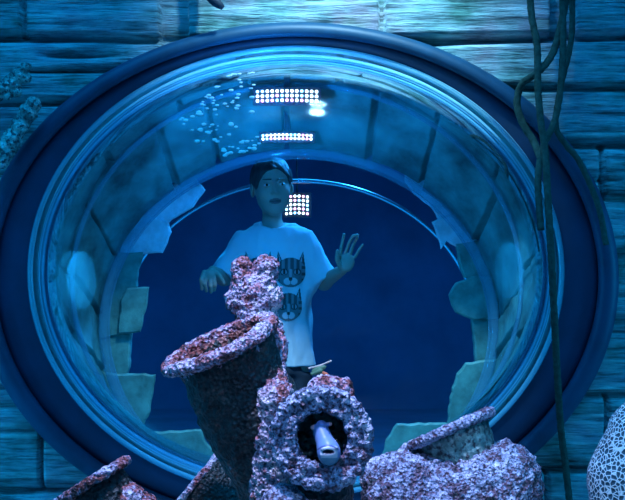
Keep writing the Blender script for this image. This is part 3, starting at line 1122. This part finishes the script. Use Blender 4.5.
# hair
g = Field(HC - [.12, .13, .1], HC + [.12, .14, .14], .0032)
g.ell(H(0, .016, .030), (.083, .094, .090), rot=RI)
g.ell(H(.004, -.068, -.020), (.062, .078, .082), sub=True, k=.012, rot=RI)
g.cap(H(-.08, .0, -.08), H(.08, .0, -.08), .052, sub=True, k=.01)
for sg in (-1, 1):
    g.ell(H(.078 * sg, .004, -.018), (.02, .022, .032), sub=True, k=.004, rot=RI)
V, Fc = g.mesh()
N = normals(V, Fc)
V = V + N * ((fbm(V * [1, 1, .35], 90, 2, 3) - .4) * .012)[:, None]
mk('hair', V, Fc, M_HAIR, boy)
# T-shirt
g = Field(BP(200, 372, -.16) , BP(345, 218, .17), .0036)


def torso(X, Y_, Z):
    zt = BP(0, 226)[2]; zb = BP(0, 365)[2]
    cx = BP(275, 0)[0]
    t = np.clip((zt - Z) / (zt - zb), 0, 1)
    rx = .070 + .083 * np.clip(t / .16, 0, 1) ** .5 - .012 * np.sin(np.clip((t - .16) / .84, 0, 1) * PI) + .004 * t
    ry = .060 + .040 * np.clip(t / .2, 0, 1) ** .6 + .010 * t
    xx = X - cx; yy = Y_ - YB - .01
    an = np.arctan2(yy, xx)
    fold = .0045 * np.sin(an * 9 + Z * 14) * np.clip(t * 1.4, 0, 1) + .004 * np.sin(an * 5 - Z * 40) * (1 - np.abs(2 * t - 1))
    k0 = np.sqrt((xx / rx) ** 2 + (yy / ry) ** 2)
    d = (k0 - 1) * np.minimum(rx, ry) + fold
    return np.maximum(d, np.maximum(Z - zt, zb - Z))


g.op(torso, BP(230, 366, -.13), BP(320, 224, .13))
g.cyl(BP(300, 238, .01), BP(325, 280, -.01), .050, .056, k=.045, rnd=.006)
g.cyl(BP(248, 238, .01), BP(225, 274, -.01), .050, .054, k=.045, rnd=.006)
g.cap(BP(296, 236, .01), BP(262, 234, .01), .045, k=.03)
g.ell(BP(273, 222, -.02), (.047, .07, .028), sub=True, k=.006)
V, Fc = g.mesh()
N = normals(V, Fc)
V = V + N * ((fbm(V * [1, 1, .45], 22, 3, 17) - .44) * .016)[:, None]
shirt = mk('t_shirt', V, Fc, M_SHIRT, boy)
# shorts and shoes
g = Field(BP(225, 440, -.16), BP(325, 355, .17), .006)
g.cyl(BP(275, 375, .01), BP(275, 362, .01), .118, .115, k=.0, rnd=.02)
for sx in (256, 294):
    g.cyl(BP(sx, 372, .01), BP(sx - 1, 422, .0), .072, .070, k=.02, rnd=.01)
fmesh('shorts', g, M_SHORTS, boy)
for sx in (257, 293):
    q = BP(sx - (275 - sx) * .2, 490, .02)
    g = Field((q[0] - .07, q[1] - .2, 0), (q[0] + .07, q[1] + .08, .1), .005)
    g.cap((q[0], q[1], .036), (q[0], q[1] - .12, .032), .037, .034)
    fmesh('shoe', g, M_SHOE, boy)

# cat faces printed on the shirt
from mathutils.bvhtree import BVHTree
bvh = BVHTree.FromPolygons([tuple(v) for v in V.tolist()] if False else [tuple(v) for v in (np.array([list(v.co) for v in shirt.data.vertices]) + B0).tolist()], [tuple(p.vertices) for p in shirt.data.polygons])


def cat(u, v, cx, cy, W, Hh):
    """returns None outside, else a grey"""
    x = (u - cx) / W; y = (v - cy) / Hh
    inside = (x / 1.0) ** 2 + (y / .85) ** 2 < 1 or (abs(x) < .8 and 0 < y < .5 and x * x + y * y < .9)
    ear = False; inner = False
    for s in (-1, 1):
        ex = s * x
        if .3 < ex < 1.0 and -1.2 < y < -.2:
            tt = (y + 1.2) / 1.0
            if abs(ex - .82 + .18 * tt) < .02 + .33 * tt:
                ear = True
                if abs(ex - .80 + .18 * tt) < .14 * tt - .02 and y < -.45:
                    inner = True
    if not (inside or ear):
        return None
    if ear and not inside:
        return .42 if inner else .05
    c = .16
    if y < -.15:
        c = .07 if math.sin(x * 16) > -.1 else .22
    if abs(x) > .72:
        c = .05 if math.sin(y * 18) > 0 else .2
    for s in (-1, 1):
        e = ((x - s * .42) / .26) ** 2 + ((y + .02) / .19) ** 2
        if e < 1:
            c = .03
            if e < .55:
                c = .30
            if abs(x - s * .42) < .06 and e < .5:
                c = .01
        if ((x - s * .2) / .26) ** 2 + ((y - .5) / .2) ** 2 < 1:
            c = .55
    if abs(x) < .09 and -.2 < y < .3:
        c = .35
    if abs(x) < .12 - .4 * abs(y - .36) and .28 < y < .46:
        c = .02
    if abs(x) < .03 and .4 < y < .65:
        c = .05
    return c


cats = [(291, 272, 15, 17.5), (289, 306, 13.5, 16.5), (259, 272, 15, 17.5), (260, 306, 13.5, 16.5)]
st = .5
gv = {}; PV = []; PC = []; PF = []
us = np.arange(242, 310, st); vs = np.arange(244, 326, st)
for i, u in enumerate(us):
    for j, v in enumerate(vs):
        for cc in cats:
            r = cat(u, v, *cc)
            if r is not None:
                break
        if r is None:
            continue
        a = Vector((0, CAMY, ZC)); b = Vector(P(u, v, YB).tolist())
        # straight onto the shirt front at this height and width
        hit = bvh.ray_cast(Vector((b.x, YB - .5, b.z)), Vector((0, 1, 0)))
        if hit[0] is None:
            continue
        gv[(i, j)] = len(PV)
        PV.append((hit[0].x, hit[0].y - .0022, hit[0].z)); PC.append((r, r, r * 1.05))
for (i, j), a in gv.items():
    q = [(i, j), (i + 1, j), (i + 1, j + 1), (i, j + 1)]
    if all(k in gv for k in q):
        PF.append(tuple(gv[k] for k in q))
cp = mk('cat_print', PV, PF, M_VC, boy)
ca = cp.data.color_attributes.new('Col', 'FLOAT_COLOR', 'POINT')
ca.data.foreach_set('color', np.concatenate([np.array(PC), np.ones((len(PC), 1))], 1).ravel())
cp['label'] = 'dark grey cat faces printed on the shirt front'

# ------------------------------------------------------------------ ropes and fouled things by the wall
yr = -.13


def rope(pts, r, label, org):
    pp = [tuple(P(a, b, yy)) for a, b, yy in pts]
    o = tube('rope', pp, r, M_ROPE, None, pp[0], twist=90, res=.01)
    tag(o, label, 'rope', 'ropes hanging over the frame')


rope([(527, -60, -.18), (531, 10, -.18), (537, 46, -.19), (538, 88, -.2), (541, 123, -.21), (545, 150, -.22), (548, 200, -.25), (553, 290, -.25), (557, 370, -.2), (561, 430, -.14), (566, 470, -.1), (574, 550, -.1), (576, 630, -.1)], .0115,
     'longest rope, hanging over the right side of the oval frame to the bottom', 0)
rope([(560, -60, -.13), (563, 20, -.13), (562, 70, -.13), (556, 116, -.15), (543, 148, -.18), (538, 180, -.22), (541, 230, -.25)], .011,
     'straight rope at upper right crossing the longest rope', 0)
rope([(575, -60, -.11), (566, 0, -.11), (554, 50, -.12), (538, 72, -.19), (522, 84, -.13), (517, 104, -.11), (523, 124, -.11), (534, 142, -.12), (541, 160, -.20)], .012,
     'rope that bends in a loop to the left at upper right', 0)
rope([(569, -60, -.05), (572, 30, -.05), (560, 90, -.07), (556, 126, -.09), (566, 145, -.1), (580, 163, -.1), (598, 205, -.1), (606, 245, -.1)], .010,
     'rope running down right along the outer lip of the oval frame', 0)

# fouled spar on the left
ys = -.10
f = Field(P(-12, 175, ys) - [0, .08, 0], P(52, 85, ys) + [0, .08, 0], .0035)
f.cap(P(0, 160, ys), P(34, 104, ys), px(8.5, ys), px(6, ys))
for k in range(9):
    t = k / 8
    q = P(0 + 33 * t, 160 - 55 * t, ys)
    f.ell(q, (px(9.5, ys),) * 3 if k % 2 else (px(8, ys),) * 3, k=.006)
V, Fc = f.mesh(); V = crust(V, Fc, .006, 45, .006, 20, 51)
tag(mk('fouled_spar', V, Fc, M_CR_TEAL, origin=P(16, 133, ys)), 'slanted stubby spar grown over with teal fouling at the upper left', 'spar')
f = Field(P(-14, 110, ys) - [0, .08, 0], P(45, 55, ys) + [0, .08, 0], .0035)
for (x, y, r) in ((2, 88, 8), (10, 82, 7), (16, 92, 5), (19, 75, 8), (25, 68, 6), (26, 78, 5), (-4, 95, 8), (8, 96, 4), (15, 85, 6)):
    f.ell(P(x, y, ys), (px(r, ys), px(r, ys) * .8, px(r, ys)), k=.008)
V, Fc = f.mesh(); V = crust(V, Fc, .006, 55, .005, 25, 53)
tag(mk('sponge_cluster', V, Fc, M_CR_TEAL, origin=P(12, 83, ys)), 'knotted cluster of small growths above the slanted spar at upper left', 'sponge')
o = tube('dark_stick', [tuple(P(188, -24, .01)), tuple(P(200, -18, -.05)), tuple(P(209, -4, -.10)), tuple(P(216, 2, -.10)), tuple(P(223, 8, -.10))], [.016, .016, .015, .017, .008], M_BLACK, None, P(212, -4, -.10), res=.01)
tag(o, 'short dark stick poking in at the top edge above the frame', 'stick')

# small flattened white dots set on the dome
import bmesh
bm = bmesh.new(); bmesh.ops.create_icosphere(bm, subdivisions=2, radius=1)
bme = bpy.data.meshes.new('white_dot'); bm.to_mesh(bme); bm.free(); bme.materials.append(M_DOT)
bme.polygons.foreach_set('use_smooth', [True] * len(bme.polygons))
rnd = random.Random(21)
cnt = 0
while cnt < 95:
    if cnt < 70:
        x = 180 + 75 * rnd.random(); y = 145 - 80 * rnd.random()
        if abs((y - (155 - (x - 175) * .95))) > 32 or ((x - 287) / 100) ** 2 + ((y - 115) / 48) ** 2 > 1.15:
            continue
    else:
        x = rnd.uniform(222, 262); y = 152 - (x - 222) * .22 + rnd.uniform(-7, 6)
    # where the sight line meets the outside of the dome
    o_ = np.array([0, CAMY, ZC]); dv = P(x, y, 0) - o_
    s_ = np.array([1 / DA, 1 / DD, 1 / DB])
    oo = (o_ - DC) * s_; d2 = dv * s_
    A = d2.dot(d2); Bq = 2 * oo.dot(d2); Cq = oo.dot(oo) - 1
    disc = Bq * Bq - 4 * A * Cq
    if disc <= 0:
        continue
    t = (-Bq - math.sqrt(disc)) / (2 * A)
    hp = o_ + dv * t
    nn_ = unit((hp - DC) * s_ * s_)
    r = rnd.uniform(.0026, .0062)
    ob = bpy.data.objects.new('white_dot', bme)
    COL.objects.link(ob)
    ob.location = hp + nn_ * r * .45
    ob.rotation_euler = Vector(nn_.tolist()).to_track_quat('Z', 'Y').to_euler()
    ob.scale = (r * 1.5, r * .9, r * .6)
    tag(ob, 'tiny bright white dot on the upper left of the clear bubble', 'bubble', 'white dots on the upper left of the dome')
    cnt += 1


# ------------------------------------------------------------------ light
def area(name, loc, target, size, power, col, sy=None):
    l = bpy.data.lights.new(name, 'AREA'); l.energy = power; l.color = col; l.size = size
    if sy:
        l.shape = 'RECTANGLE'; l.size_y = sy
    o = bpy.data.objects.new(name, l); COL.objects.link(o); o.location = loc
    o.rotation_euler = (Vector(target) - Vector(loc)).to_track_quat('-Z', 'Y').to_euler()
    return o


def spot(name, loc, target, ang, power, col, blend=.8, rad=.08):
    l = bpy.data.lights.new(name, 'SPOT'); l.energy = power; l.color = col; l.spot_size = math.radians(ang); l.spot_blend = blend; l.shadow_soft_size = rad
    o = bpy.data.objects.new(name, l); COL.objects.link(o); o.location = loc
    o.rotation_euler = (Vector(target) - Vector(loc)).to_track_quat('-Z', 'Y').to_euler()
    return o


area('tank_light', (-.5, -1.9, 4.3), (0, -.2, .9), 5.0, 190, (.004, .36, 1.0), 1.8)
spot('wall_spot', (.15, -.8, 2.9), P(350, -25, 0), 56, 330, (.45, .82, 1.0), 1.0)
spot('wall_spot_left', (-2.7, -.62, .75), P(25, 440, 0), 75, 170, (.01, .42, 1.0), 1.0, .45)
spot('wall_spot_right', (2.6, -.65, .9), P(600, 390, 0), 75, 90, (.01, .42, 1.0), 1.0, .45)
spot('reef_spot', (-.35, -1.9, 3.1), P(300, 410, -1.25), 32, 430, (.62, .60, 1.0), .9)
spot('reef_front_spot', (.3, -3.2, 1.9), P(330, 440, -1.3), 30, 40, (.35, .50, 1.0), .9)
spot('coral_spot', (.5, -2.5, 1.9), P(615, 450, -1.3), 26, 75, (.38, .66, 1.0), .9)
area('room_light', (.1, 1.6, 2.35), (0, .7, 1.0), .9, 30, (.01, .40, 1.0))
spot('boy_light', (.45, 1.25, 2.1), BP(285, 260).tolist(), 50, 190, (.02, .31, 1.0), .8)
spot('boy_front_fill', (-.15, -.05, 1.50), BP(277, 250, -.1).tolist(), 85, 3.5, (.0, .25, 1.0), .9)  # unseen fill added to brighten the boy from the front
area('room_fill', (0, .9, .3), (0, 3, 1.2), 1.4, 12, (.0, .36, 1.0))
spot('bubble_fill', (-.14, -.14, 1.32), (-.12, .35, 1.5), 160, 11, (.01, .30, 1.0), .6, .02)  # unseen fill added for a glow at the top of the lining
spot('lining_fill', (-.05, -.22, .75), (-.05, .5, .80), 165, 2.2, (.0, .36, 1.0), .6, .02)  # unseen fill added to brighten the sides of the lining

W = bpy.data.worlds.new('water'); S.world = W; W.use_nodes = True
bg = W.node_tree.nodes['Background']; bg.inputs[0].default_value = (.0, .22, .60, 1); bg.inputs[1].default_value = .34

# ------------------------------------------------------------------ camera
cam = bpy.data.cameras.new('camera'); co = bpy.data.objects.new('camera', cam); COL.objects.link(co)
co.location = (0, CAMY, ZC); co.rotation_euler = (PI / 2, 0, 0)
cam.sensor_width = 36; cam.sensor_fit = 'HORIZONTAL'; cam.lens = F / 625 * 36
S.camera = co
for o in list(bpy.data.objects):
    if '_o' in o:
        del o['_o']
vs_ = S.view_settings
vs_.view_transform = 'Standard'; vs_.look = 'None'; vs_.gamma = 1; vs_.exposure = 0
vs_.use_curve_mapping = False
